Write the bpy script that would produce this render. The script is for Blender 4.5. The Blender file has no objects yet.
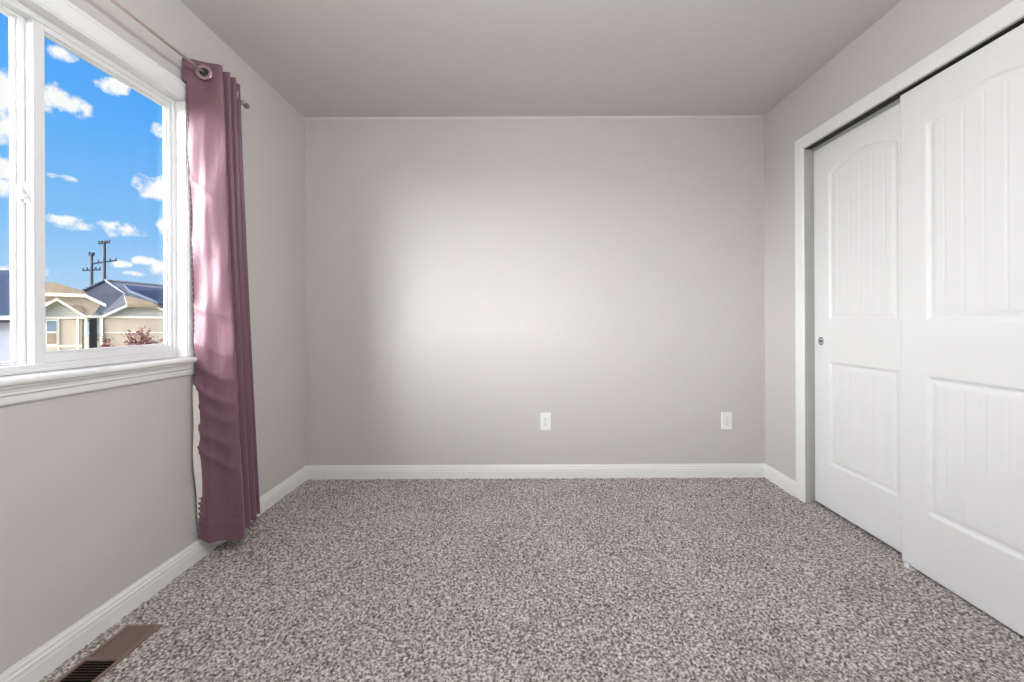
import bpy, bmesh, math, random
import numpy as np
from mathutils import Vector, Matrix
random.seed(7); rng = np.random.default_rng(7)
S = bpy.context.scene
COL = S.collection
PI = math.pi

# ---------------------------------------------------------------- camera
F, CX, CY, ROLL, EYE = 390.0, 520.0, 319.8, 0.0043, 1.068
cam = bpy.data.cameras.new('camera'); cam.sensor_width = 36; cam.sensor_fit = 'HORIZONTAL'
cam.lens = F/1024*36; cam.shift_x = -(CX-512)/1024; cam.shift_y = -(341-CY)/1024
cam.clip_start = .02; cam.clip_end = 500
camo = bpy.data.objects.new('camera', cam); COL.objects.link(camo)
camo.matrix_world = Matrix.Translation((0, 0, EYE)) @ Matrix.Rotation(ROLL, 4, 'Y') @ Matrix.Rotation(PI/2, 4, 'X')
S.camera = camo

# ---------------------------------------------------------------- colour management / light levels
S.view_settings.view_transform = 'Standard'
S.view_settings.look = 'None'
S.view_settings.gamma = 1
S.view_settings.use_curve_mapping = False
S.view_settings.exposure = 0.06
ADDED_GLOW_POWER = 35.0      # added sky glow out of view, lights the room through the window
FILL_LAMP_POWER = 66.0      # radiance of the added fill lamp's globe
SUN_POWER = 1.0

def lin(r, g, b):
    f = lambda c: (c/255/12.92) if c/255 <= .04045 else ((c/255+.055)/1.055)**2.4
    return (f(r), f(g), f(b), 1)

# ---------------------------------------------------------------- world: blue sky, clouds, added glow that lights the room
W = bpy.data.worlds.new('sky'); S.world = W; W.use_nodes = True
nt = W.node_tree; nt.nodes.clear()
def N(t, **k):
    n = nt.nodes.new(t)
    for a, b in k.items(): setattr(n, a, b)
    return n
def M(op, a, b=None, clamp=False, c=None):
    n = N('ShaderNodeMath', operation=op); n.use_clamp = clamp
    for i, v in enumerate((a, b, c)):
        if v is None: continue
        if isinstance(v, (int, float)): n.inputs[i].default_value = v
        else: nt.links.new(v, n.inputs[i])
    return n.outputs[0]
tc = N('ShaderNodeTexCoord'); sep = N('ShaderNodeSeparateXYZ'); nt.links.new(tc.outputs['Generated'], sep.inputs[0])
sx, sy, sz = sep.outputs
az = M('ARCTAN2', sx, sy)
hor = M('SQRT', M('ADD', M('MULTIPLY', sx, sx), M('MULTIPLY', sy, sy)))
el = M('ARCTAN2', sz, hor)
nz = N('ShaderNodeTexNoise'); nz.inputs['Scale'].default_value = 34; nz.inputs['Detail'].default_value = 6; nz.inputs['Roughness'].default_value = .6
nt.links.new(tc.outputs['Generated'], nz.inputs['Vector'])
nv = nz.outputs['Fac']
# cumulus puffs: (azimuth deg, elevation deg, half width deg, half height deg)
def sky_dir(x, y):
    u, v = (x-CX)/F, (CY-y)/F
    return math.degrees(math.atan2(u, 1)), math.degrees(math.atan2(v, math.hypot(u, 1)))
puffs = [(64,100,26,14), (118,86,16,7), (158,186,17,11), (96,225,48,6.5), (164,228,9,9), (146,259,13,3.5), (160,266,9,6),
         (2,100,14,34), (1,165,12,12), (4,185,9,9), (122,262,8,3), (135,272,9,2.5), (60,52,20,6), (160,128,8,6), (66,176,20,3), (20,268,30,5)]
cl = None
for (x, y, hw, hh) in puffs:
    a0, e0 = sky_dir(x, y); a1, _ = sky_dir(x+hw, y); _, e1 = sky_dir(x, y-hh)
    da = M('DIVIDE', M('SUBTRACT', az, math.radians(a0)), math.radians(abs(a1-a0)))
    de = M('DIVIDE', M('SUBTRACT', el, math.radians(e0)), math.radians(abs(e1-e0)))
    d = M('ADD', M('MULTIPLY', da, da), M('MULTIPLY', de, de))
    g = M('SUBTRACT', 1.0, M('MULTIPLY', d, .55))
    cl = g if cl is None else M('MAXIMUM', cl, g)
cl = M('MAXIMUM', cl, -1.0)
cl = M('ADD', cl, M('MULTIPLY', M('SUBTRACT', nv, .5), 4.2))
mask = M('MULTIPLY', M('SUBTRACT', cl, .2), 1.4, True)
# clouds elsewhere around the sky (outside the sector seen through the window)
nz2 = N('ShaderNodeTexNoise'); nz2.inputs['Scale'].default_value = 4; nz2.inputs['Detail'].default_value = 5
nt.links.new(tc.outputs['Generated'], nz2.inputs['Vector'])
far = M('MULTIPLY', M('SUBTRACT', nz2.outputs['Fac'], .52), 7, True)
secd = M('ABSOLUTE', M('SUBTRACT', az, math.radians(-47)))
far = M('MULTIPLY', far, M('MULTIPLY', M('SUBTRACT', secd, .25), 3, True))
mask = M('MAXIMUM', mask, far)
ramp = N('ShaderNodeValToRGB'); nt.links.new(M('MULTIPLY', el, 1/(PI/2), True), ramp.inputs[0])
cr = ramp.color_ramp
cr.elements[0].position = 0; cr.elements[0].color = lin(196, 224, 250)
cr.elements[1].position = .36; cr.elements[1].color = lin(64, 156, 250)
e = cr.elements.new(.10); e.color = lin(136, 196, 250)
e = cr.elements.new(.22); e.color = lin(94, 176, 253)
e = cr.elements.new(1); e.color = lin(35, 110, 225)
mx = N('ShaderNodeMix', data_type='RGBA'); nt.links.new(mask, mx.inputs[0]); nt.links.new(ramp.outputs[0], mx.inputs[6])
mx.inputs[7].default_value = (1, 1, 1, 1)
# added room-lighting glow, out of view, round azimuth -122, elevation 18
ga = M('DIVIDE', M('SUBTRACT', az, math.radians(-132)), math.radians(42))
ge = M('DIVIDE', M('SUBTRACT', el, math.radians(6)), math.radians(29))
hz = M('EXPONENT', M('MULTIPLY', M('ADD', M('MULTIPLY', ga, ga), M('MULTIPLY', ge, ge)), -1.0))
hz = M('MULTIPLY', M('SUBTRACT', hz, .04), ADDED_GLOW_POWER); hz = M('MAXIMUM', hz, 0)
gb = M('DIVIDE', M('SUBTRACT', az, math.radians(-155)), math.radians(8))      # added narrow glow for the light edge on the end wall
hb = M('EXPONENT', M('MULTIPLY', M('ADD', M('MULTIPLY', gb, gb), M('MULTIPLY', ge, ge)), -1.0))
hz = M('ADD', hz, M('MULTIPLY', M('MAXIMUM', M('SUBTRACT', hb, .01), 0), ADDED_GLOW_POWER*.65))
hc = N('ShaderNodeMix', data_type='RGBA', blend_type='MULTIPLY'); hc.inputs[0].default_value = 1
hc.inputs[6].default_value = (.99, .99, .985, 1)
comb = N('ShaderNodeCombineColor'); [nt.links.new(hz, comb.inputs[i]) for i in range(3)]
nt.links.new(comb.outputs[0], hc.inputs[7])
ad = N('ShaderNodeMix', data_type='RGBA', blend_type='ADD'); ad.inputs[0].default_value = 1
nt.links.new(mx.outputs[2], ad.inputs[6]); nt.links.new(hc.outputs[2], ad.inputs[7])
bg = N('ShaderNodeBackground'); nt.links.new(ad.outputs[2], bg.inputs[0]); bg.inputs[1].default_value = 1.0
out = N('ShaderNodeOutputWorld'); nt.links.new(bg.outputs[0], out.inputs[0])

sun = bpy.data.lights.new('sun', 'SUN'); sun.energy = SUN_POWER; sun.angle = math.radians(.6); sun.color = (1, .95, .86)
suno = bpy.data.objects.new('sun', sun); COL.objects.link(suno)
suno.rotation_euler = Vector((.42, -.72, .55)).to_track_quat('Z', 'Y').to_euler()

# ---------------------------------------------------------------- materials
def mat(name, col, rough=.5, metal=0, noise=None, bump=None, **kw):
    m = bpy.data.materials.new(name); m.use_nodes = True
    t = m.node_tree; p = t.nodes['Principled BSDF']
    p.inputs['Base Color'].default_value = col; p.inputs['Roughness'].default_value = rough; p.inputs['Metallic'].default_value = metal
    for k, v in kw.items(): p.inputs[k.replace('_', ' ')].default_value = v
    co = t.nodes.new('ShaderNodeTexCoord')
    if noise:   # (scale, amount, detail)
        n = t.nodes.new('ShaderNodeTexNoise'); n.inputs['Scale'].default_value = noise[0]; n.inputs['Detail'].default_value = 4
        t.links.new(co.outputs['Object'], n.inputs['Vector'])
        r = t.nodes.new('ShaderNodeValToRGB'); t.links.new(n.outputs['Fac'], r.inputs[0])
        a = noise[1]
        r.color_ramp.elements[0].position = .3; r.color_ramp.elements[1].position = .7
        r.color_ramp.elements[0].color = tuple(c*(1-a) for c in col[:3])+(1,)
        r.color_ramp.elements[1].color = tuple(min(1, c*(1+a)) for c in col[:3])+(1,)
        t.links.new(r.outputs[0], p.inputs['Base Color'])
    if bump:    # (scale, strength, distance)
        n = t.nodes.new('ShaderNodeTexNoise'); n.inputs['Scale'].default_value = bump[0]; n.inputs['Detail'].default_value = 3
        t.links.new(co.outputs['Object'], n.inputs['Vector'])
        b = t.nodes.new('ShaderNodeBump'); b.inputs['Strength'].default_value = bump[1]; b.inputs['Distance'].default_value = bump[2]
        t.links.new(n.outputs['Fac'], b.inputs['Height']); t.links.new(b.outputs[0], p.inputs['Normal'])
    return m

WALL = mat('wall_paint', lin(205, 201, 197), .75, bump=(55, .25, .002))
CEIL = mat('ceiling_paint', lin(212, 209, 206), .9, bump=(40, .3, .003))
WHITE = mat('white_trim_paint', lin(238, 238, 237), .35)
DOORW = mat('white_door_paint', lin(234, 234, 235), .4)
VINYL = mat('white_vinyl', lin(228, 228, 229), .3)
CAULK = mat('caulk', lin(214, 211, 207), .6)
TRACK = mat('track_metal', lin(190, 190, 190), .4, .4)
JAMB = mat('jamb_grey', lin(176, 175, 173), .5)  # grey tone, darker than the casing
DARK = mat('painted_gap_shade', lin(60, 58, 56), .8)  # shade of the track and grommet hole, put into the colour
NICKEL = mat('satin_nickel', lin(150, 148, 145), .3, 1)
ROD = mat('brushed_rod_metal', lin(196, 182, 174), .35, .3)
PLATE = mat('outlet_plastic', lin(240, 240, 238), .35)
SLOT = mat('outlet_slot', lin(70, 70, 70), .6)
VENT = mat('brown_enamel', lin(128, 108, 98), .45)
VENTD = mat('duct_dark', lin(26, 20, 18), .7)
CLOSET = mat('closet_paint', lin(190, 188, 184), .8)
LINING = mat('white_lining', lin(225, 220, 215), .8)

def glass():
    m = bpy.data.materials.new('window_glass'); m.use_nodes = True; t = m.node_tree; t.nodes.clear()
    o = t.nodes.new('ShaderNodeOutputMaterial'); g = t.nodes.new('ShaderNodeBsdfGlossy'); g.inputs['Roughness'].default_value = .02
    tr = t.nodes.new('ShaderNodeBsdfTransparent'); tr.inputs[0].default_value = (.97, .98, .975, 1)
    lw = t.nodes.new('ShaderNodeLayerWeight'); lw.inputs[0].default_value = .5
    pw = t.nodes.new('ShaderNodeMath'); pw.operation = 'POWER'; t.links.new(lw.outputs['Facing'], pw.inputs[0]); pw.inputs[1].default_value = 5
    f = t.nodes.new('ShaderNodeMath'); f.operation = 'MULTIPLY_ADD'; t.links.new(pw.outputs[0], f.inputs[0]); f.inputs[1].default_value = .5; f.inputs[2].default_value = .02
    x = t.nodes.new('ShaderNodeMixShader'); t.links.new(f.outputs[0], x.inputs[0]); t.links.new(tr.outputs[0], x.inputs[1]); t.links.new(g.outputs[0], x.inputs[2])
    t.links.new(x.outputs[0], o.inputs[0]); return m
GLASS = glass()

def satin():
    m = mat('mauve_satin', lin(118, 83, 96), .47, Sheen_Weight=.2, Sheen_Roughness=.4, Specular_IOR_Level=.5)
    t = m.node_tree; p = t.nodes['Principled BSDF']; co = t.nodes['Texture Coordinate']
    mp = t.nodes.new('ShaderNodeMapping'); mp.inputs['Scale'].default_value = (26, 26, 5); mp.inputs['Rotation'].default_value = (.5, 0, 0)
    n = t.nodes.new('ShaderNodeTexNoise'); n.inputs['Scale'].default_value = 1; n.inputs['Detail'].default_value = 5
    t.links.new(co.outputs['Object'], mp.inputs[0]); t.links.new(mp.outputs[0], n.inputs['Vector'])
    b = t.nodes.new('ShaderNodeBump'); b.inputs['Strength'].default_value = .35; b.inputs['Distance'].default_value = .012
    t.links.new(n.outputs['Fac'], b.inputs['Height']); t.links.new(b.outputs[0], p.inputs['Normal'])
    return m
SATIN = satin()

def carpet():
    m = bpy.data.materials.new('speckled_carpet'); m.use_nodes = True; t = m.node_tree; p = t.nodes['Principled BSDF']
    p.inputs['Roughness'].default_value = .95; p.inputs['Specular IOR Level'].default_value = .1
    co = t.nodes.new('ShaderNodeTexCoord')
    n = t.nodes.new('ShaderNodeTexNoise'); n.inputs['Scale'].default_value = 105; n.inputs['Detail'].default_value = 2.5; n.inputs['Roughness'].default_value = .6
    n2 = t.nodes.new('ShaderNodeTexVoronoi'); n2.inputs['Scale'].default_value = 150
    n3 = t.nodes.new('ShaderNodeTexNoise'); n3.inputs['Scale'].default_value = 3.2; n3.inputs['Detail'].default_value = 3
    for q in (n, n2, n3): t.links.new(co.outputs['Object'], q.inputs['Vector'])
    sv = t.nodes.new('ShaderNodeSeparateColor'); t.links.new(n2.outputs['Color'], sv.inputs[0])
    def mm(op, a, b):
        k = t.nodes.new('ShaderNodeMath'); k.operation = op
        for i, v in enumerate((a, b)):
            if isinstance(v, float): k.inputs[i].default_value = v
            else: t.links.new(v, k.inputs[i])
        return k.outputs[0]
    f = mm('ADD', mm('MULTIPLY', n.outputs['Fac'], 1.5), mm('MULTIPLY', sv.outputs[0], .30))
    f = mm('ADD', f, mm('MULTIPLY', n3.outputs['Fac'], .12))
    f = mm('SUBTRACT', f, .46)
    r = t.nodes.new('ShaderNodeValToRGB'); t.links.new(f, r.inputs[0]); c = r.color_ramp
    c.elements[0].position = .22; c.elements[0].color = lin(92, 85, 82)
    c.elements[1].position = .78; c.elements[1].color = lin(222, 215, 211)
    e = c.elements.new(.42); e.color = lin(143, 135, 131)
    e = c.elements.new(.56); e.color = lin(180, 172, 168)
    t.links.new(r.outputs[0], p.inputs['Base Color'])
    b = t.nodes.new('ShaderNodeBump'); b.inputs['Strength'].default_value = .6; b.inputs['Distance'].default_value = .006
    t.links.new(n.outputs['Fac'], b.inputs['Height']); t.links.new(b.outputs[0], p.inputs['Normal'])
    return m
CARPET = carpet()

# ---------------------------------------------------------------- mesh helpers
def obj(name, bm, m, parent=None, smooth=False, bevel=0):
    me = bpy.data.meshes.new(name)
    bmesh.ops.recalc_face_normals(bm, faces=bm.faces)
    bm.to_mesh(me); bm.free()
    if smooth:
        for f in me.polygons: f.use_smooth = True
    for mm in (m if isinstance(m, (list, tuple)) else [m]): me.materials.append(mm)
    o = bpy.data.objects.new(name, me); COL.objects.link(o)
    if parent is not None:
        o.parent = parent; o.matrix_parent_inverse = parent.matrix_basis.inverted()
    if bevel:
        b = o.modifiers.new('bevel', 'BEVEL'); b.width = bevel; b.segments = 2; b.limit_method = 'ANGLE'; b.angle_limit = math.radians(40)
    return o
def empty(name, loc):
    o = bpy.data.objects.new(name, None); COL.objects.link(o); o.location = loc; o.empty_display_size = .1
    bpy.context.view_layer.update(); return o
def tag(o, label=None, cat=None, group=None, kind=None):
    if label: o['label'] = label
    if cat: o['category'] = cat
    if group: o['group'] = group
    if kind: o['kind'] = kind
    return o
def box(bm, x0, x1, y0, y1, z0, z1, mi=0):
    v = [bm.verts.new((x, y, z)) for x in (x0, x1) for y in (y0, y1) for z in (z0, z1)]
    for q in ((0,1,3,2), (4,6,7,5), (0,4,5,1), (2,3,7,6), (0,2,6,4), (1,5,7,3)):
        f = bm.faces.new([v[i] for i in q]); f.material_index = mi
def prism(bm, pts, vec, mi=0):
    """extrude the polygon pts (3-D points) along vec"""
    vec = Vector(vec); a = [bm.verts.new(p) for p in pts]; b = [bm.verts.new(Vector(p)+vec) for p in pts]
    n = len(pts); fs = [bm.faces.new(a), bm.faces.new(b[::-1])]
    for i in range(n): fs.append(bm.faces.new((a[i], b[i], b[(i+1) % n], a[(i+1) % n])))
    for f in fs: f.material_index = mi
def ring_tube(bm, path, rad, seg=12, closed=False, cap=True):
    path = [Vector(p) for p in path]; n = len(path); rings = []
    for i, p in enumerate(path):
        if closed: d = path[(i+1) % n]-path[i-1]
        else: d = path[min(i+1, n-1)]-path[max(i-1, 0)]
        d.normalize(); u = d.orthogonal() if i == 0 else (U-d*U.dot(d)); u.normalize(); U = u; w = d.cross(u)
        r = rad[i] if isinstance(rad, (list, tuple)) else rad
        rings.append([bm.verts.new(p+(u*math.cos(2*PI*k/seg)+w*math.sin(2*PI*k/seg))*r) for k in range(seg)])
    m = n if closed else n-1
    for i in range(m):
        A, B = rings[i], rings[(i+1) % n]
        for k in range(seg): bm.faces.new((A[k], A[(k+1) % seg], B[(k+1) % seg], B[k]))
    if cap and not closed: bm.faces.new(rings[0][::-1]); bm.faces.new(rings[-1])
def grid_mesh(name, P, m, parent=None, smooth=True, quads_extra=None):
    """P: array (nu, nv, 3)"""
    nu, nv = P.shape[:2]; me = bpy.data.meshes.new(name)
    idx = np.arange(nu*nv).reshape(nu, nv)
    q = np.stack([idx[:-1,:-1], idx[1:,:-1], idx[1:,1:], idx[:-1,1:]], -1).reshape(-1, 4)
    if quads_extra is not None: q = q[quads_extra.reshape(-1)]
    me.vertices.add(nu*nv); me.vertices.foreach_set('co', P.reshape(-1).astype(np.float32))
    me.loops.add(q.size); me.loops.foreach_set('vertex_index', q.reshape(-1).astype(np.int32))
    me.polygons.add(len(q)); me.polygons.foreach_set('loop_start', np.arange(0, q.size, 4, dtype=np.int32))
    me.polygons.foreach_set('loop_total', np.full(len(q), 4, dtype=np.int32))
    me.update(calc_edges=True); me.validate()
    me.polygons.foreach_set('use_smooth', np.full(len(me.polygons), smooth, dtype=bool))
    me.materials.append(m)
    o = bpy.data.objects.new(name, me); COL.objects.link(o)
    if parent is not None:
        o.parent = parent; o.matrix_parent_inverse = parent.matrix_basis.inverted()
    return o

# ---------------------------------------------------------------- room shell
XL, XR, YB, YF, H = -1.4495, 1.6547, 2.638, -.85, 2.44
T = .15
# openings
WY0, WY1, WZ0, WZ1 = .70, 1.70, .912, 2.03          # window
CY0, CY1, CZ = 1.09, 2.262, 2.055                   # closet
bm = bmesh.new()
TL = .085
box(bm, XL-TL, XL, YF-T, WY0, 0, H); box(bm, XL-TL, XL, WY1, YB+T, 0, H)
box(bm, XL-TL, XL, WY0, WY1, 0, WZ0); box(bm, XL-TL, XL, WY0, WY1, WZ1, H)
tag(obj('wall_left', bm, WALL), 'light greige painted wall holding the window', kind='structure')
bm = bmesh.new(); box(bm, XL, XR, YB, YB+T, 0, H)
tag(obj('wall_back', bm, WALL), 'light greige painted end wall with two outlets', kind='structure')
bm = bmesh.new()
box(bm, XR, XR+.115, YF-T, CY0, 0, H); box(bm, XR, XR+.115, CY1, YB+T, 0, H); box(bm, XR, XR+.115, CY0, CY1, CZ, H)
tag(obj('wall_right', bm, WALL), 'light greige painted wall around the closet', kind='structure')
bm = bmesh.new(); box(bm, XL, XR, YF-T, YF, 0, H)
tag(obj('wall_front', bm, WALL), 'light greige painted wall behind the camera', kind='structure')
bm = bmesh.new(); box(bm, XL-T, XR+.9, YF-T, YB+T, H, H+.2)
tag(obj('ceiling', bm, CEIL), 'flat pale grey painted ceiling', kind='structure')
# closet recess behind the doors
bm = bmesh.new()
box(bm, XR+.75, XR+.85, .8, YB+.05, 0, H); box(bm, XR+.115, XR+.85, .7, .8, 0, H); box(bm, XR+.115, XR+.85, YB+.05, YB+.15, 0, H)
tag(obj('wall_closet', bm, CLOSET), 'plain painted walls inside the closet', kind='structure')

# vent cut-out in the carpet
VX0, VX1, VY0, VY1 = -1.384, -1.262, 1.095, 1.372
# carpet with a real pile surface; flat and coarse outside the room proper
def smooth_noise(shape, k):
    a = rng.random((shape[0]//k+3, shape[1]//k+3))
    xs = np.arange(shape[0])/k; ys = np.arange(shape[1])/k
    i = xs.astype(int); j = ys.astype(int); fx = (xs-i)[:, None]; fy = (ys-j)[None]
    fx = fx*fx*(3-2*fx); fy = fy*fy*(3-2*fy)
    A = a[np.ix_(i, j)]; B = a[np.ix_(i+1, j)]; C = a[np.ix_(i, j+1)]; D = a[np.ix_(i+1, j+1)]
    return A*(1-fx)*(1-fy)+B*fx*(1-fy)+C*(1-fx)*fy+D*fx*fy
st = .006
xs = np.arange(XL-.01, XR+.76, st); ys = np.arange(YF-.01, YB+.05, st)
X, Y = np.meshgrid(xs, ys, indexing='ij')
Z = rng.random(X.shape)*.005+smooth_noise(X.shape, 3)*.007+smooth_noise(X.shape, 30)*.003-.008
jx = (rng.random(X.shape)-.5)*.004; jy = (rng.random(X.shape)-.5)*.004
inside = (X > VX0) & (X < VX1) & (Y > VY0) & (Y < VY1)
near = (X > VX0-.012) & (X < VX1+.012) & (Y > VY0-.012) & (Y < VY1+.012)
Z = np.where(near, -.002+(rng.random(X.shape)-.5)*.004, Z)
P = np.stack([X+jx, Y+jy, Z], -1)
keep = ~(inside[:-1,:-1] & inside[1:,:-1] & inside[1:,1:] & inside[:-1,1:])
tag(grid_mesh('floor', P, CARPET, smooth=False, quads_extra=keep), 'grey and taupe speckled plush wall-to-wall carpet', kind='structure')
bm = bmesh.new(); box(bm, XL-T, XR+.9, YF-T, YB+T, -.25, -.12)
tag(obj('floor_slab', bm, VENTD), 'subfloor under the carpet', kind='structure')

# baseboards: moulded profile swept along the wall
prof = [(0, 0), (.014, 0), (.014, .052), (.0125, .056), (.0125, .068), (.0095, .072), (.0085, .082), (.0045, .088), (.004, .093), (0, .093)]
def baseboard(name, p0, p1, nrm, label):
    bm = bmesh.new(); p0 = Vector(p0); p1 = Vector(p1); n = Vector(nrm)
    prism(bm, [p0+n*a+Vector((0, 0, b-.004)) for a, b in prof], p1-p0)
    return tag(obj(name, bm, WHITE), label, kind='structure')
baseboard('baseboard_left', (XL, YF, 0), (XL, YB, 0), (1, 0, 0), 'white moulded baseboard under the window wall')
baseboard('baseboard_back', (XL, YB, 0), (XR, YB, 0), (0, -1, 0), 'white moulded baseboard along the end wall')
baseboard('baseboard_right', (XR, CY1+.067, 0), (XR, YB, 0), (-1, 0, 0), 'short white baseboard between corner and closet casing')
baseboard('baseboard_closet', (XR, YF, 0), (XR, CY0-.067, 0), (-1, 0, 0), 'white baseboard on the near side of the closet')
baseboard('baseboard_front', (XL, YF, 0), (XR, YF, 0), (0, 1, 0), 'white baseboard on the wall behind the camera')

# thin paler paint line where the end wall meets the ceiling
bm = bmesh.new(); prism(bm, [(XL, YB, H), (XL, YB-.007, H), (XL, YB-.002, H-.013), (XL, YB, H-.013)], (XR-XL, 0, 0))
tag(obj('trim_1', bm, CAULK), 'thin pale caulk line along the end wall top', kind='structure')

# closet casing (flat board with eased edges), jamb, track
bm = bmesh.new(); cw = .066
cas = [(0, 0), (cw, 0), (cw, .012), (cw-.008, .015), (.014, .011), (.004, .009), (0, .006)]
def casing_run(bm, pts, nrm, prof2):
    """mitred casing round an opening: pts are inner corners with outward directions"""
    rings = []
    for p, o in pts:
        rings.append([bm.verts.new(Vector(p)+Vector(o)*a+Vector(nrm)*b) for a, b in prof2])
    for A, B in zip(rings, rings[1:]):
        for k in range(len(A)): bm.faces.new((A[k], A[(k+1) % len(A)], B[(k+1) % len(A)], B[k]))
    bm.faces.new(rings[0]); bm.faces.new(rings[-1][::-1])
casing_run(bm, [((XR, CY1, 0), (0, 1, 0)), ((XR, CY1, CZ), (0, 1, 1)), ((XR, CY0, CZ), (0, -1, 1)), ((XR, CY0, 0), (0, -1, 0))], (-1, 0, 0), cas)
tag(obj('trim_2', bm, WHITE), 'white casing around the closet opening', kind='structure')
bm = bmesh.new(); j = .004
box(bm, XR-.003, XR+.115, CY1-j, CY1, 0, CZ); box(bm, XR-.003, XR+.115, CY0, CY0+j, 0, CZ); box(bm, XR-.003, XR+.115, CY0+j, CY1-j, CZ-j, CZ)
box(bm, XR+.020, XR+.030, CY1-j-.003, CY1-j, 0, CZ-.03)
tag(obj('trim_3', bm, JAMB), 'grey jamb lining the closet opening', kind='structure')
FX, RX, DT = XR+.009, XR+.047, .030                # door faces
bm = bmesh.new()
zt = CZ-j
box(bm, XR+.002, XR+.085, CY0+j, CY1-j, zt-.003, zt, 1)  # track ceiling coloured dark as painted shade
box(bm, XR+.0395, XR+.0425, CY0+j, CY1-j, zt-.022, zt-.003)
box(bm, XR+.080, XR+.083, CY0+j, CY1-j, zt-.022, zt-.003)
tag(obj('trim_4', bm, [TRACK, DARK]), 'grey metal overhead track of the closet doors, shade painted on its ceiling', kind='structure')

# ---------------------------------------------------------------- closet doors: moulded two-panel arch-top plank doors
def sdf_panel(y, z, y0, y1, z0, z1, rise):
    """distance inside the panel outline (positive inside); arched head if rise>0"""
    yc = (y0+y1)/2; hw = (y1-y0)/2
    if rise > 0:
        R = (hw*hw+rise*rise)/(2*rise); zc = z1+rise-R
        top = R-np.hypot(y-yc, z-zc)
        top = np.where(z < zc, 9, top)
    else: top = z1-z
    return np.minimum(np.minimum(y-y0, y1-y), np.minimum(z-z0, top))
def door_panel(name, x, yl, w, z0, z1, label):
    """door with face at x, edge farthest from camera at yl, spanning towards the camera"""
    e = empty(name, (x+DT/2, yl-w/2, z0)); tag(e, label, kind='structure')
    ys = np.linspace(yl-w, yl, int(w/.0035)); zs = np.linspace(z0, z1, int((z1-z0)/.0035))
    Yg, Zg = np.meshgrid(ys, zs, indexing='ij')
    h = np.zeros_like(Yg)
    a, b = yl-w+.108, yl-.108
    for (q0, q1, rise) in ((1.058, 1.866, .055), (.264, .831, 0)):
        d = sdf_panel(Yg, Zg, a, b, q0, q1, rise)
        cove = np.interp(d, [0, .003, .010, .018, .024, .034, .040], [0, -.0025, -.0070, -.0075, -.005, -.0030, -.0028])
        h = h+np.where(d > 0, cove, 0)
        # plank grooves
        nb = 6; fld = (b-a)/nb
        g = np.abs(((Yg-a)/fld+.5) % 1-.5)*fld
        gr = -np.interp(g, [0, .0015, .005], [.0017, .0014, 0])
        h = h+np.where(d > .042, gr, 0)
    edge = np.minimum(np.minimum(Yg-(yl-w), yl-Yg), np.minimum(Zg-z0, z1-Zg))
    h = h-np.interp(edge, [0, .002], [.0015, 0])
    Pf = np.stack([np.full_like(Yg, x)-h, Yg, Zg], -1)
    grid_mesh('face', Pf, DOORW, e)
    bm = bmesh.new(); box(bm, x+.0100, x+DT, yl-w, yl, z0, z1)
    # rim closing the gap between face sheet and core
    for (ya, yb, za, zb) in ((yl-w, yl-w+.004, z0, z1), (yl-.004, yl, z0, z1), (yl-w+.004, yl-.004, z0, z0+.004), (yl-w+.004, yl-.004, z1-.004, z1)):
        box(bm, x+.0016, x+.0100, ya, yb, za, zb)
    obj('core', bm, DOORW, e)
    return e
rear = door_panel('door_1', RX, 2.256, .61, .018, 2.036, 'white arch-panel sliding closet door on the rear track, with a finger pull')
front = door_panel('door_2', FX, 1.704, .61, .010, 2.039, 'white arch-panel sliding closet door on the front track, nearest camera')
# finger pull: dished ring
def pull(parent, x, y, z):
    bm = bmesh.new(); rr = [(.0, .006), (.008, .006), (.0105, .004), (.0125, -.0015), (.0165, -.003), (.0185, -.001), (.0185, .001)]
    rings = []
    for r, dx in rr:
        rings.append([bm.verts.new((x+dx, y+math.cos(t*PI/16)*max(r, .0002), z+math.sin(t*PI/16)*max(r, .0002)*1.25)) for t in range(32)])
    for A, B in zip(rings, rings[1:]):
        for k in range(32): bm.faces.new((A[k], A[(k+1) % 32], B[(k+1) % 32], B[k]))
    bm.faces.new(rings[0])
    o = obj('finger_pull', bm, NICKEL, parent, True); o['label'] = 'round nickel finger pull near door edge'
    bm = bmesh.new(); ring_tube(bm, [(x-.002, y, z), (x+.004, y, z)], .0075, 20)
    obj('pull_recess', bm, SLOT, o, False)
pull(rear, RX-.0015, 2.205, .940)
# white plastic floor guide
g = empty('door_guide', (FX, 1.664, 0))
bm = bmesh.new(); box(bm, FX-.020, FX+.07, 1.650, 1.676, -.004, .004); box(bm, FX-.020, FX-.014, 1.652, 1.674, .004, .026)
box(bm, FX+DT+.0015, FX+DT+.0045, 1.652, 1.674, .004, .03)
obj('guide_body', bm, VINYL, g, bevel=.001)
tag(g, 'small white plastic floor guide under the closet doors', 'door guide')

# ---------------------------------------------------------------- window
win = empty('window_1', (XL-.05, (WY0+WY1)/2, WZ0)); tag(win, 'white vinyl sliding window looking onto houses and sky', kind='structure')
# interior casing: two sides and head
bm = bmesh.new(); ww = .060
cas2 = [(0, 0), (ww, 0), (ww, .016), (ww-.010, .018), (ww-.016, .014), (.016, .010), (.006, .008), (0, .005)]
casing_run(bm, [((XL, WY1, WZ0+.003), (0, 1, 0)), ((XL, WY1, WZ1), (0, 1, 1)), ((XL, WY0, WZ1), (0, -1, 1)), ((XL, WY0, WZ0+.003), (0, -1, 0))], (1, 0, 0), cas2)
obj('casing', bm, WHITE, win)
# reveals
bm = bmesh.new(); r = .006
box(bm, XL-.06, XL+.001, WY1-r, WY1, WZ0, WZ1); box(bm, XL-.06, XL+.001, WY0, WY0+r, WZ0, WZ1); box(bm, XL-.06, XL+.001, WY0+r, WY1-r, WZ1-r, WZ1)
obj('reveal', bm, WHITE, win)
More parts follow.
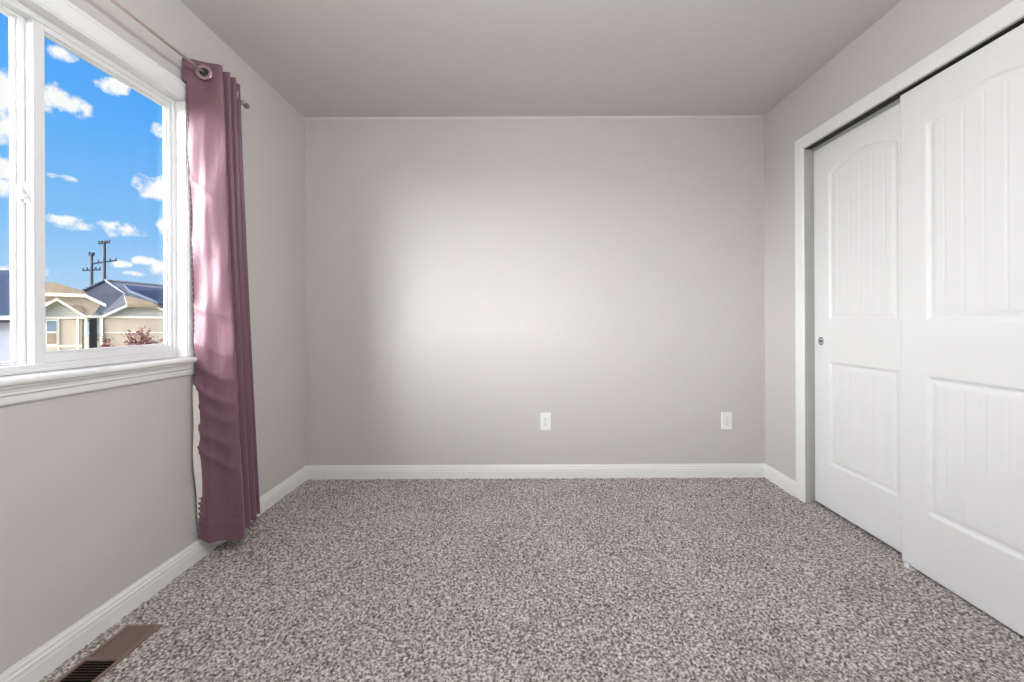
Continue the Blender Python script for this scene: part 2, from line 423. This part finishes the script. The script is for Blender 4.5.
# stool with rounded nose, and moulded apron
bm = bmesh.new()
sp = [(-.06, .882), (.030, .882), (.036, .886), (.038, .893), (.036, .900), (.030, .904), (-.06, .904)]
prism(bm, [(XL+a, WY0-.075, b+.007) for a, b in sp], (0, WY1-WY0+.15, 0))
# notch is hidden inside the wall; trim stool to the opening behind the wall face
obj('sill', bm, WHITE, win)
bm = bmesh.new()
apf = [(0, .882), (.026, .882), (.026, .876), (.020, .870), (.017, .862), (.017, .856), (.012, .851), (.010, .832), (.006, .826), (0, .826)]
prism(bm, [(XL+a, WY0-.062, b+.007) for a, b in apf], (0, WY1-WY0+.124, 0))
obj('apron', bm, WHITE, win)
# outer vinyl frame
fx0, fx1 = XL-.090, XL-.042
bm = bmesh.new(); fw = .021
box(bm, XL-.071, fx1, WY1-r-fw+.004, WY1-r, WZ0, WZ1-r); box(bm, fx0, fx1, WY0+r, WY0+r+fw, WZ0, WZ1-r)
box(bm, fx0, fx1, WY0+r+fw, WY1-r-fw+.004, WZ1-r-fw, WZ1-r); box(bm, fx0, fx1, WY0+r+fw, WY1-r-fw+.004, WZ0, WZ0+.026)
box(bm, fx0, fx1+.010, WY0+r+fw, WY1-r-fw+.004, WZ0+.001, WZ0+.012)
obj('window_frame', bm, VINYL, win, bevel=.002)
def sash(xa, xb, y0, y1, sl, sr, rail_b, rail_t, label=None):
    z0, z1 = WZ0+.026, WZ1-r-fw; gx = (xa+xb)/2
    bm = bmesh.new()
    box(bm, xa, xb, y0, y0+sl, z0, z1); box(bm, xa, xb, y1-sr, y1, z0, z1)
    box(bm, xa, xb, y0+sl, y1-sr, z0, z0+rail_b); box(bm, xa, xb, y0+sl, y1-sr, z1-rail_t, z1)
    # glazing bead, stepped back
    b = .006; xc = xb-.007
    box(bm, xa+.004, xc, y0+sl, y0+sl+b, z0+rail_b, z1-rail_t); box(bm, xa+.004, xc, y1-sr-b, y1-sr, z0+rail_b, z1-rail_t)
    box(bm, xa+.004, xc, y0+sl+b, y1-sr-b, z0+rail_b, z0+rail_b+b); box(bm, xa+.004, xc, y0+sl+b, y1-sr-b, z1-rail_t-b, z1-rail_t)
    s = obj('sash', bm, VINYL, win, bevel=.0015)
    if label: s['label'] = label
    bm = bmesh.new(); box(bm, gx-.004, gx, y0+sl, y1-sr, z0+rail_b, z1-rail_t)
    obj('pane', bm, GLASS, s)
    return s
s_far = sash(XL-.070, XL-.046, 1.200, WY1-r-fw+.004,   .030, .013, .030, .018, 'far sliding sash')
s_near = sash(XL-.098, XL-.072, WY0+r+fw, 1.208, .024, .022, .006, .008, 'near sash set further out')
# cam latch on the meeting stile
bm = bmesh.new(); lx, ly, lz = XL-.066, 1.200, 1.465
box(bm, lx-.012, lx+.010, ly-.004, ly, lz-.032, lz+.032)
lev = [(lx-.006, ly-.004, lz+.026), (lx-.010, ly-.011, lz+.014), (lx+.000, ly-.015, lz-.004), (lx+.008, ly-.012, lz-.022)]
ring_tube(bm, lev, [.004, .0055, .0055, .004], 10)
ring_tube(bm, [(lx, ly-.002, lz-.012), (lx, ly-.012, lz-.012)], .0085, 14)
obj('latch', bm, VINYL, win, bevel=.001)['label'] = 'small white cam latch on the meeting stile'

# ---------------------------------------------------------------- outlets
def outlet(x, label):
    z = .381; e = empty('wall_outlet', (x, YB, z)); tag(e, label, 'outlet', 'outlets low on the end wall')
    bm = bmesh.new(); box(bm, x-.036, x+.036, YB-.006, YB, z-.059, z+.059); obj('cover_plate', bm, PLATE, e, bevel=.0025)
    for s in (1, -1):
        bm = bmesh.new(); cz = z+s*.0195
        pts = []
        for k in range(28):
            a = 2*PI*k/28; px = math.cos(a)*.0175; pz = max(-.0135, min(.0135, math.sin(a)*.0175)); pts.append((x+px, YB-.0085, cz+pz))
        prism(bm, pts, (0, .003, 0)); rc = obj('receptacle', bm, PLATE, e)
        bm = bmesh.new()
        box(bm, x-.0075, x-.0055, YB-.0088, YB-.0084, cz-.001, cz+.007); box(bm, x+.0055, x+.0075, YB-.0088, YB-.0084, cz, cz+.0065)
        ring_tube(bm, [(x, YB-.0088, cz-.007), (x, YB-.0084, cz-.007)], .0024, 12)
        obj('slots', bm, SLOT, rc)
    bm = bmesh.new(); ring_tube(bm, [(x, YB-.0075, z), (x, YB-.006, z)], .0028, 14); obj('screw', bm, NICKEL, e)
outlet(.170, 'white duplex wall outlet near the middle of the end wall')
outlet(1.393, 'white duplex wall outlet at the right, close to the closet corner')

# ---------------------------------------------------------------- floor register
v = empty('floor_register', ((VX0+VX1)/2, (VY0+VY1)/2, 0)); tag(v, 'brown metal floor register set in the carpet beside the baseboard', 'floor vent')
bm = bmesh.new(); b = .011
box(bm, VX0, VX0+b, VY0, VY1, -.004, .0035); box(bm, VX1-b, VX1, VY0, VY1, -.004, .0035)
box(bm, VX0+b, VX1-b, VY0, VY0+b, -.004, .0035); box(bm, VX0+b, VX1-b, VY1-b, VY1, -.004, .0035)
ym = (VY0+VY1)/2; box(bm, VX0+b, VX1-b, ym-.005, ym+.005, -.004, .003)
obj('frame', bm, VENT, v, bevel=.0015)
for (ya, yb, sg) in ((VY0+b, ym-.005, -1), (ym+.005, VY1-b, 1)):
    bm = bmesh.new(); n = 13; sp_ = (yb-ya)/n
    for k in range(n):
        y = ya+(k+.5)*sp_
        dy, dz = (.0042, .0050) if sg > 0 else (.0042, .0030)
        # far bank leans so its faces show, near bank leans away so the gaps show
        a0 = Vector((VX0+b, y-dy, -.001 if sg < 0 else -.009)); a1 = Vector((VX0+b, y+dy, -.009 if sg < 0 else .000))
        t_ = Vector((0, .0005, .0011))
        prism(bm, [a0, a1, a1+t_, a0+t_], (VX1-VX0-2*b, 0, 0))
    lv = obj('louvre_bank', bm, VENT, v)
bm = bmesh.new()
box(bm, VX0+.004, VX0+.006, VY0+.004, VY1-.004, -.11, -.004); box(bm, VX1-.006, VX1-.004, VY0+.004, VY1-.004, -.11, -.004)
box(bm, VX0+.006, VX1-.006, VY0+.004, VY0+.006, -.11, -.004); box(bm, VX0+.006, VX1-.006, VY1-.006, VY1-.004, -.11, -.004)
box(bm, VX0+.006, VX1-.006, VY0+.006, VY1-.006, -.11, -.108)
obj('duct', bm, VENTD, v)

# ---------------------------------------------------------------- curtain rod and curtain
RXP, RZ = XL+.090, 2.142
rod = empty('curtain_rod', (RXP, 1.2, RZ)); tag(rod, 'slim brushed metal curtain rod with round end knob above the window', 'curtain rod')
bm = bmesh.new(); ring_tube(bm, [(RXP, .45, RZ), (RXP, 1.925, RZ)], .0055, 16); obj('rod', bm, ROD, rod, True)
def finial(y, s):
    bm = bmesh.new(); prf = [(0, .0085), (.006, .0085), (.008, .006), (.011, .006), (.014, .010), (.019, .0135), (.025, .014), (.031, .0115), (.035, .006), (.0362, .001)]
    ring_tube(bm, [(RXP, y+s*a, RZ) for a, _ in prf], [q for _, q in prf], 20); obj('finial', bm, NICKEL, rod, True)
finial(1.925, 1); finial(.45, -1)
def bracket(y):
    bm = bmesh.new()
    ring_tube(bm, [(XL, y, RZ+.012), (XL+.004, y, RZ+.012)], .016, 20)
    ring_tube(bm, [(XL+.004, y, RZ+.012), (XL+.05, y, RZ+.006), (RXP-.012, y, RZ-.011), (RXP, y, RZ-.0145), (RXP+.011, y, RZ-.010), (RXP+.015, y, RZ+.002)], .0042, 10)
    obj('bracket', bm, ROD, rod, True)
bracket(1.905); bracket(.50)

# curtain plan (X, Y): accordion folds, at top and at hem
top = [(-1.440, 1.668), (-1.405, 1.676), (-1.360, 1.690), (-1.322, 1.698), (-1.300, 1.712), (-1.322, 1.727), (-1.385, 1.733), (-1.425, 1.742), (-1.385, 1.751), (-1.328, 1.752), (-1.306, 1.762), (-1.328, 1.774),
       (-1.385, 1.780), (-1.425, 1.789), (-1.385, 1.798), (-1.333, 1.797), (-1.311, 1.807), (-1.333, 1.819), (-1.385, 1.823), (-1.425, 1.832), (-1.385, 1.841), (-1.342, 1.840), (-1.324, 1.850), (-1.342, 1.861), (-1.39, 1.866)]
bot = [(-1.430, 1.765), (-1.400, 1.775), (-1.350, 1.789), (-1.302, 1.801), (-1.272, 1.822), (-1.300, 1.852), (-1.385, 1.868), (-1.420, 1.882), (-1.380, 1.893), (-1.330, 1.893), (-1.308, 1.915), (-1.330, 1.932),
       (-1.390, 1.935), (-1.420, 1.948), (-1.385, 1.960), (-1.345, 1.958), (-1.326, 1.985), (-1.350, 2.000), (-1.395, 2.000), (-1.420, 2.010), (-1.395, 2.025), (-1.360, 2.025), (-1.345, 2.040), (-1.365, 2.050), (-1.40, 2.052)]
def catmull(pts, n):
    p = np.array([pts[0]]+list(pts)+[pts[-1]], float); out_ = []
    m = len(pts)-1
    for t in np.linspace(0, m-1e-9, n):
        i = int(t); f = t-i; a, b_, c, d = p[i], p[i+1], p[i+2], p[i+3]
        out_.append(.5*((2*b_)+(-a+c)*f+(2*a-5*b_+4*c-d)*f*f+(-a+3*b_-3*c+d)*f**3))
    return np.array(out_)
bot = [(x, y-.028) for x, y in bot]
nu, nv_ = 420, 380
A_ = catmull(top, nu); B_ = catmull(bot, nu)
zt_, zb_ = 2.190, .075
zz = np.linspace(zt_, zb_, nv_)
u = np.linspace(0, 24, nu)[:, None]
hh = ((zt_-zz)/(zt_-zb_))[None]                       # 0 top .. 1 hem
k = hh**1.15
Xc = A_[:, 0][:, None]*(1-k)+B_[:, 0][:, None]*k
Yc = A_[:, 1][:, None]*(1-k)+B_[:, 1][:, None]*k
# wrinkles: mostly along the normal of the first face (towards the camera, -Y) 
w1 = np.exp(-((u-2)/1.9)**2)                          # weight on the first face
zf = zz[None]
drag = np.zeros_like(Xc)
for (z0, amp, wd, sl) in ((1.02, .007, .022, .060), (.93, .009, .020, .070), (.83, .010, .022, .075), (.74, .008, .020, .07), (.65, .010, .024, .08), (.55, .008, .022, .08), (1.16, .006, .02, .04), (1.75, .004, .02, .09), (1.5, .004, .03, .11)):
    c0 = z0-sl*np.sqrt(np.clip(u, 0, 5))+.012*np.clip(u-2.5, 0, 3)**2
    drag += amp*np.exp(-((zf-c0)/wd)**2)*np.exp(-(u/4.2)**2)*(1-.75*np.exp(-(u/.7)**2))
Yc = Yc-drag
Yc = Yc-.006*np.sin(zf*7.3+u*1.1)*w1-.004*np.sin(zf*15.0-u*1.7+1)*w1
bulge = .012*np.exp(-((zf-1.35)/.35)**2)*np.exp(-((u-2.2)/1.2)**2); Yc = Yc-bulge
# long vertical drape lines inside the first face
Yc = Yc-.005*np.exp(-((u-1.2-.9*(1-hh))/.35)**2)*(hh > .08)
# gathered side hem
gat = np.exp(-(u/.38)**2)*(.35+.65*np.clip((1.75-zf)/1.2, 0, 1))
Yc = Yc-.003*np.sin(zf*2*PI/.026)*gat; Xc = Xc+.0020*np.sin(zf*2*PI/.026+1)*gat
# stitched header band and hem
sm = 1/(1+np.exp(-(zz-2.070)/.0012))[None]; Yc = Yc-.0025*sm*(u < 4.4)
sh = 1/(1+np.exp((zz-.165)/.0012))[None]; Yc = Yc-.0025*sh*(u < 4.4)
Xc = Xc+rng.normal(0, .0002, Xc.shape)
Xc = np.maximum(Xc, XL+.0125+np.where(zf < .115, .006, 0)+np.where((Yc < 1.765) & (zf < 2.10) & (zf > .82), .0145, 0)*1.0)
Zc = np.repeat(zf, nu, 0)+.004*np.sin(u*1.3)-.035*np.clip(1-u/3, 0, 1)*0
Zc = Zc+np.clip(.03*(1-u/1.2), 0, .03)*hh**4           # near bottom corner lifts slightly
cur = empty('curtain', (RXP, 1.80, RZ)); tag(cur, 'mauve satin grommet curtain drawn back at the right of the window', 'curtain')
co = grid_mesh('drape', np.stack([Xc, Yc, Zc], -1), SATIN, cur)
md = co.modifiers.new('thick', 'SOLIDIFY'); md.thickness = .0012; md.offset = 0
# white lining peeking out behind the near edge, lower half
nl, nh = 14, 90; zl = np.linspace(.80, .12, nh); ul = np.linspace(0, 1, nl)
lx_ = np.zeros((nl, nh)); ly_ = np.zeros((nl, nh)); lz_ = np.zeros((nl, nh))
for jn, z in enumerate(zl):
    kk = ((zt_-z)/(zt_-zb_))**1.15
    yb_ = 1.668*(1-kk)+1.737*kk
    sw = .013*max(0, math.sin(PI*(z-.10)/.72))**.5*(.75+.25*math.sin(z*19))
    lx_[:, jn] = XL+.016+.016*ul+.002*np.sin(z*22); ly_[:, jn] = yb_-sw*(1-ul)+.004*np.sin(z*9)*(1-ul)+.006*ul; lz_[:, jn] = z
lo = grid_mesh('lining', np.stack([lx_, ly_, lz_], -1), LINING, cur); lo['label'] = 'white lining showing behind the near edge'
md = lo.modifiers.new('thick', 'SOLIDIFY'); md.thickness = .001
# grommets where the rod threads the folds
def grommet(pos, nrm):
    nrm = Vector(nrm).normalized(); q = nrm.to_track_quat('Z', 'Y').to_matrix()
    bm = bmesh.new(); pr_ = [(.0165, -.003), (.0165, .003), (.019, .0045), (.027, .0042), (.032, .002), (.032, -.002), (.027, -.0042), (.019, -.0045)]
    sc = 40; rings = []
    for kx in range(sc):
        a = 2*PI*kx/sc; rr = 1+.03*math.sin(a*8)
        rings.append([bm.verts.new(Vector(pos)+q@Vector((math.cos(a)*r_*rr, math.sin(a)*r_*rr, h_))) for r_, h_ in pr_])
    for kx in range(sc):
        A, B = rings[kx], rings[(kx+1) % sc]
        for m_ in range(8): bm.faces.new((A[m_], A[(m_+1) % 8], B[(m_+1) % 8], B[m_]))
    return obj('grommet', bm, GROM, cur, True)
GROM = mat('grommet_mauve_metal', lin(176, 150, 160), .3, .6)
grommet((RXP, 1.684, RZ), (.28, -1, 0))
for y in (1.731, 1.752, 1.778, 1.798, 1.822, 1.842): grommet((RXP, y, RZ), (.12, -1, 0))
bm = bmesh.new()
ring_tube(bm, [(RXP, 1.6785, RZ), (RXP, 1.6805, RZ)], .0162, 24); obj('grommet_shade_disc', bm, DARK, cur)  # dark disc paints the shade inside the first grommet

# ---------------------------------------------------------------- added fill lamp (out of view, put in to light the room)
LX, LY, LZ, LR = .05, .42, 2.02, .15
lamp = empty('added_fill_lamp', (LX, LY, H)); tag(lamp, 'added fill lamp out of view, frosted glass globe on a short nickel stem, lit', 'added fill lamp')
EM = bpy.data.materials.new('fill_lamp_glass'); EM.use_nodes = True
p = EM.node_tree.nodes['Principled BSDF']; p.inputs['Base Color'].default_value = (.9, .9, .88, 1); p.inputs['Roughness'].default_value = .4
p.inputs['Emission Color'].default_value = (.965, .982, 1, 1); p.inputs['Emission Strength'].default_value = FILL_LAMP_POWER
bm = bmesh.new(); ring_tube(bm, [(LX, LY, H), (LX, LY, H-.012), (LX, LY, H-.022)], [.065, .065, .05], 32); obj('canopy', bm, NICKEL, lamp)
bm = bmesh.new(); ring_tube(bm, [(LX, LY, H-.022), (LX, LY, LZ+LR-.01)], .009, 12); obj('stem', bm, NICKEL, lamp)
bm = bmesh.new(); bmesh.ops.create_uvsphere(bm, u_segments=48, v_segments=24, radius=LR)
bmesh.ops.translate(bm, vec=(LX, LY, LZ), verts=bm.verts); obj('globe', bm, EM, lamp, True)

# ---------------------------------------------------------------- outdoors
SID = mat('beige_siding', lin(188, 171, 152), .8, noise=(1.5, .05)); CREAM = mat('cream_trim', lin(240, 232, 214), .6)
SIDG = mat('grey_green_siding', lin(168, 166, 158), .8); TAN = mat('tan_shingles', lin(152, 132, 110), .9, noise=(3, .15))
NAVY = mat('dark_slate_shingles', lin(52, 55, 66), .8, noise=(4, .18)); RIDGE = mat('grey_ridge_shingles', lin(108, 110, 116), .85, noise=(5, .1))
PANEL = mat('blue_roof_panels', lin(48, 60, 82), .75, noise=(2, .1)); LAV = mat('grey_lavender_siding', lin(186, 182, 196), .8)
GLD = mat('house_window_glass', lin(120, 140, 150), .15); DRK = mat('entry_shade', lin(96, 92, 98), .8)
BARK = mat('dark_bark', lin(84, 66, 60), .9); RUST = mat('dry_purple_leaves', lin(140, 96, 88), .8, noise=(6, .3)); POLE = mat('weathered_pole', lin(58, 60, 66), .9)
GRASS = mat('dry_lawn', lin(150, 142, 100), .95, noise=(.5, .2))
DV = Vector((-.729, .685, 0)); RV = Vector((.685, .729, 0)); UP = Vector((0, 0, 1))
GZ = -2.6
def pt(x, y, D):
    """the place along the sight line (x, y) that lies D metres out, towards the street"""
    r_ = Matrix.Rotation(ROLL, 3, 'Y') @ Vector(((x-CX)/F, 1, (CY-y)/F))
    return Vector((0, 0, EYE))+r_*(D/r_.dot(DV))
def poly(bm, pts, D, depth=.12, mi=0):
    prism(bm, [pt(x, y, D) for x, y in pts], DV*depth, mi)
def foot(x, D):
    p = pt(x, 330, D); p.z = GZ; return p
def wallbox(bm, x0, x1, ytop, D, depth, mi=0):
    a, b = pt(x0, ytop, D), pt(x1, ytop, D); b.z = a.z; a0, b0 = a.copy(), b.copy(); a0.z = b0.z = GZ
    prism(bm, [a0, b0, b, a], DV*depth, mi)
def strip(bm, line, D, w, depth):
    """fascia board following a line of image points, w metres tall"""
    P_ = [pt(x, y, D) for x, y in line]
    for a, b in zip(P_, P_[1:]): prism(bm, [a, b, b-UP*w, a-UP*w], DV*depth)
tag(obj('ground', (lambda b: (box(b, -120, XL-.6, -60, 130, GZ-.3, GZ), b)[1])(bmesh.new()), GRASS), 'dry lawn ground outside', kind='structure')

# beige house at the left of the pane
hA = empty('beige_house', foot(60, 42)); tag(hA, 'beige house with cream fascia seen at the left of the far pane', 'house')
D = 42
bm = bmesh.new(); wallbox(bm, 18, 82, 318, D, 3.5); obj('wall', bm, SID, hA)
bm = bmesh.new(); poly(bm, [(18, 318), (18, 306), (56, 300.5), (84, 317), (84, 318)], D-.1, .1); obj('lower_gable', bm, SIDG, hA)
bm = bmesh.new(); strip(bm, [(14, 321), (56.5, 298), (86, 316)], D-.55, .17, .6); wallbox(bm, 84.6, 87.2, 317, D-.5, .25); wallbox(bm, 57.2, 59, 318, D-.06, .06); wallbox(bm, 76.5, 78.5, 318, D-.06, .06)
poly(bm, [(18, 316.8), (84, 316.8), (84, 318.6), (18, 318.6)], D-.14, .1); poly(bm, [(46, 345), (82, 345), (82, 347), (46, 347)], D-.06, .06); obj('trim_board', bm, CREAM, hA)
bm = bmesh.new(); poly(bm, [(20, 318), (20, 300), (50, 294), (84, 295), (101, 303.5), (92, 316), (88, 322)], D+1.2, 2.2); obj('upper_gable', bm, SID, hA)
bm = bmesh.new(); strip(bm, [(16, 298), (46, 292.6), (85, 294), (106, 304)], D+.5, .22, .6); obj('upper_fascia', bm, CREAM, hA)
bm = bmesh.new(); poly(bm, [(14, 296), (40, 282), (54, 282.4), (84, 291), (88, 294.4), (46, 293)], D+2.0, 2.4); obj('roof', bm, TAN, hA)
bm = bmesh.new(); poly(bm, [(66, 310), (70, 305.5), (77, 305), (84, 309), (84, 314)], D+1.1, .1); obj('gable_vent', bm, TAN, hA)
bm = bmesh.new(); wallbox(bm, 89, 97, 318, D+2.4, .3); obj('entry', bm, DRK, hA)
bm = bmesh.new(); wallbox(bm, 97, 99, 317, D+2.0, .3); poly(bm, [(84, 315.5), (104, 315.5), (104, 318), (84, 318)], D+1.0, 1.2); obj('porch_post', bm, CREAM, hA)
fr = bmesh.new(); poly(fr, [(46, 319.5), (57.5, 319.5), (57.5, 345.5), (46, 345.5)], D-.08, .08); fo = obj('window', fr, CREAM, hA)
for (y0, y1) in ((321, 331.5), (333, 344)):
    bm = bmesh.new(); poly(bm, [(46.8, y0), (56.3, y0), (56.3, y1), (46.8, y1)], D-.10, .03); obj('pane', bm, GLD if y0 < 330 else TAN, fo)

# house with the dark roof and garage gable
hB = empty('dark_roofed_house', foot(135, 52)); tag(hB, 'house with dark slate roof and wide beige garage front behind shrub', 'house')
D = 51
bm = bmesh.new(); wallbox(bm, 101, 192, 317, D, 9); obj('wall', bm, SID, hB)
bm = bmesh.new(); poly(bm, [(104, 317.5), (127, 307), (153, 306.5), (164, 311), (188, 318)], D-.05, .1); obj('gable', bm, SIDG, hB)
bm = bmesh.new(); strip(bm, [(102, 315.5), (126.5, 304.3), (153, 304.3), (164, 309), (190, 318)], D-.5, .2, .6); poly(bm, [(103, 316), (190, 316.8), (190, 318.8), (103, 318)], D-.12, .12)
wallbox(bm, 100.5, 102.8, 317, D-.1, .2); poly(bm, [(104, 332), (190, 332), (190, 333), (104, 333)], D-.05, .05); obj('trim_board', bm, CREAM, hB)
bm = bmesh.new()
def facepoly(bm, L):
    vs = [bm.verts.new(pt(*q)) for q in L]; bm.faces.new(vs)
    vb = [bm.verts.new(v_.co-UP*.25) for v_ in vs]; bm.faces.new(vb[::-1])
    for i in range(len(vs)): bm.faces.new((vs[i], vb[i], vb[(i+1) % len(vs)], vs[(i+1) % len(vs)]))
facepoly(bm, [(105, 280.5, 58.0), (76, 294, 54.0), (86, 312, 52.0), (100, 316, 51.0), (127, 303, 50.8), (124, 293, 53.5)])
obj('roof', bm, NAVY, hB)
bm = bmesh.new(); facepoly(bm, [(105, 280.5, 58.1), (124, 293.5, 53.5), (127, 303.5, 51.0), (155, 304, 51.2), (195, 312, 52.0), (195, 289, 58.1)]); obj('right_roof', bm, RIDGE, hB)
bm = bmesh.new(); facepoly(bm, [(124.5, 284.8, 55.2), (190, 291.5, 55.4), (190, 311, 50.6), (158, 301.5, 50.7), (130, 290, 53.0)]); obj('roof_panels', bm, PANEL, hB)['label'] = 'dark blue panels on the roof'
bm = bmesh.new(); facepoly(bm, [(124.3, 295, 50.6), (127, 304, 50.3), (158, 305, 50.3), (150, 301, 50.5)]); obj('dormer_slope', bm, TAN, hB)
bm = bmesh.new(); ring_tube(bm, [pt(105, 280, 57.9), pt(126, 295, 53.2)], .12, 6); ring_tube(bm, [pt(105, 280, 57.9), pt(195, 288.5, 57.9)], .10, 6); ring_tube(bm, [pt(105, 280, 57.9), pt(77, 293, 54.0)], .10, 6)
obj('ridge_cap', bm, RIDGE, hB)

# neighbour seen through the near pane
hC = empty('lavender_house', foot(-20, 27)); tag(hC, 'pale lavender-grey house with dark blue roof seen through the near pane', 'house')
D = 26
bm = bmesh.new(); wallbox(bm, -130, 20, 318, D, 8); obj('wall', bm, LAV, hC)
bm = bmesh.new(); facepoly(bm, [(-150, 318, D-.5), (24, 316, D-.5), (20, 270.5, D+4), (-150, 268, D+4)]); facepoly(bm, [(-150, 268, D+4), (20, 270.5, D+4), (24, 300, D+8.5), (-150, 300, D+8.5)]); obj('roof', bm, PANEL, hC)
bm = bmesh.new(); strip(bm, [(-150, 317.5), (24, 315.5)], D-.6, .16, .15); obj('gutter', bm, CREAM, hC)
bm = bmesh.new(); prism(bm, [pt(20, 318, D), pt(20, 273, D+4)-UP*.2, pt(20, 318, D)+DV*8], -RV*.2); obj('end_gable', bm, LAV, hC)

# utility poles
def upole(x, ytop, D, arms, label):
    e = empty('utility_pole', foot(x, D)); tag(e, label, 'utility pole', 'poles above the roofs')
    tp = pt(x, ytop, D); bm = bmesh.new(); ring_tube(bm, [foot(x, D), tp], [.17, .14], 10); obj('post', bm, POLE, e)
    for (ya, hw, tl) in arms:
        c = pt(x, ya, D); bm = bmesh.new(); a = c-RV*hw-UP*tl; b = c+RV*hw+UP*tl; ring_tube(bm, [a, b], .09, 6)
        cr_ = obj('crossarm', bm, POLE, e)
        for f_ in (-.9, -.45, .45, .9):
            q = c+(RV*hw+UP*tl)*f_; bm = bmesh.new(); ring_tube(bm, [q+UP*.08, q+UP*.22, q+UP*.36], [.05, .09, .04], 8); obj('insulator', bm, POLE, cr_)
upole(91.6, 253, 74, [(255, .25, 0), (270, .8, .12)], 'shorter dark utility pole, left of the pair above the roofs')
upole(104.3, 241, 70, [(243, .5, .15), (262, 1.1, .35)], 'taller dark utility pole, right of the pair above the roofs')

# shrub in front of the garage
def shrub(x0, x1, ytop, D, n, label, name='dry_shrub'):
    xm = (x0+x1)/2; base = foot(xm, D); e = empty(name, base); tag(e, label, 'shrub')
    topz = pt(xm, ytop, D); bm = bmesh.new(); tips = []
    for i in range(46):
        a = random.random()*2*PI; L = random.uniform(.45, 1); spread = (pt(x1, 330, D)-pt(x0, 330, D)).length/2
        rr_ = random.uniform(.1, 1); p1 = base+Vector((math.cos(a)*rr_*spread, math.sin(a)*rr_*spread, (topz.z-GZ)*L*(1-.25*rr_)))
        mid = base.lerp(p1, .5)+Vector((0, 0, .25)); ring_tube(bm, [base+Vector((0, 0, 0)), mid, p1], [.045, .025, .012], 5); tips.append((mid, p1))
    obj('branches', bm, BARK, e)
    bm = bmesh.new()
    for i in range(n):
        m_, t_ = random.choice(tips); c = m_.lerp(t_, random.uniform(.2, 1))+Vector([random.gauss(0, .13) for _ in range(3)])
        a = Vector([random.gauss(0, 1) for _ in range(3)]).normalized(); b_ = a.orthogonal().normalized(); s_ = random.uniform(.07, .13)
        vs = [bm.verts.new(c+a*s_), bm.verts.new(c+b_*s_*.6), bm.verts.new(c-a*s_), bm.verts.new(c-b_*s_*.6)]; bm.faces.new(vs)
    obj('foliage', bm, RUST, e)
shrub(121, 165, 319, 39, 800, 'sparse dry shrub with purplish brown leaves before the garage front')
shrub(101, 109, 334, 40, 200, 'small dark round bush beside the entry of the beige house', 'small_bush')
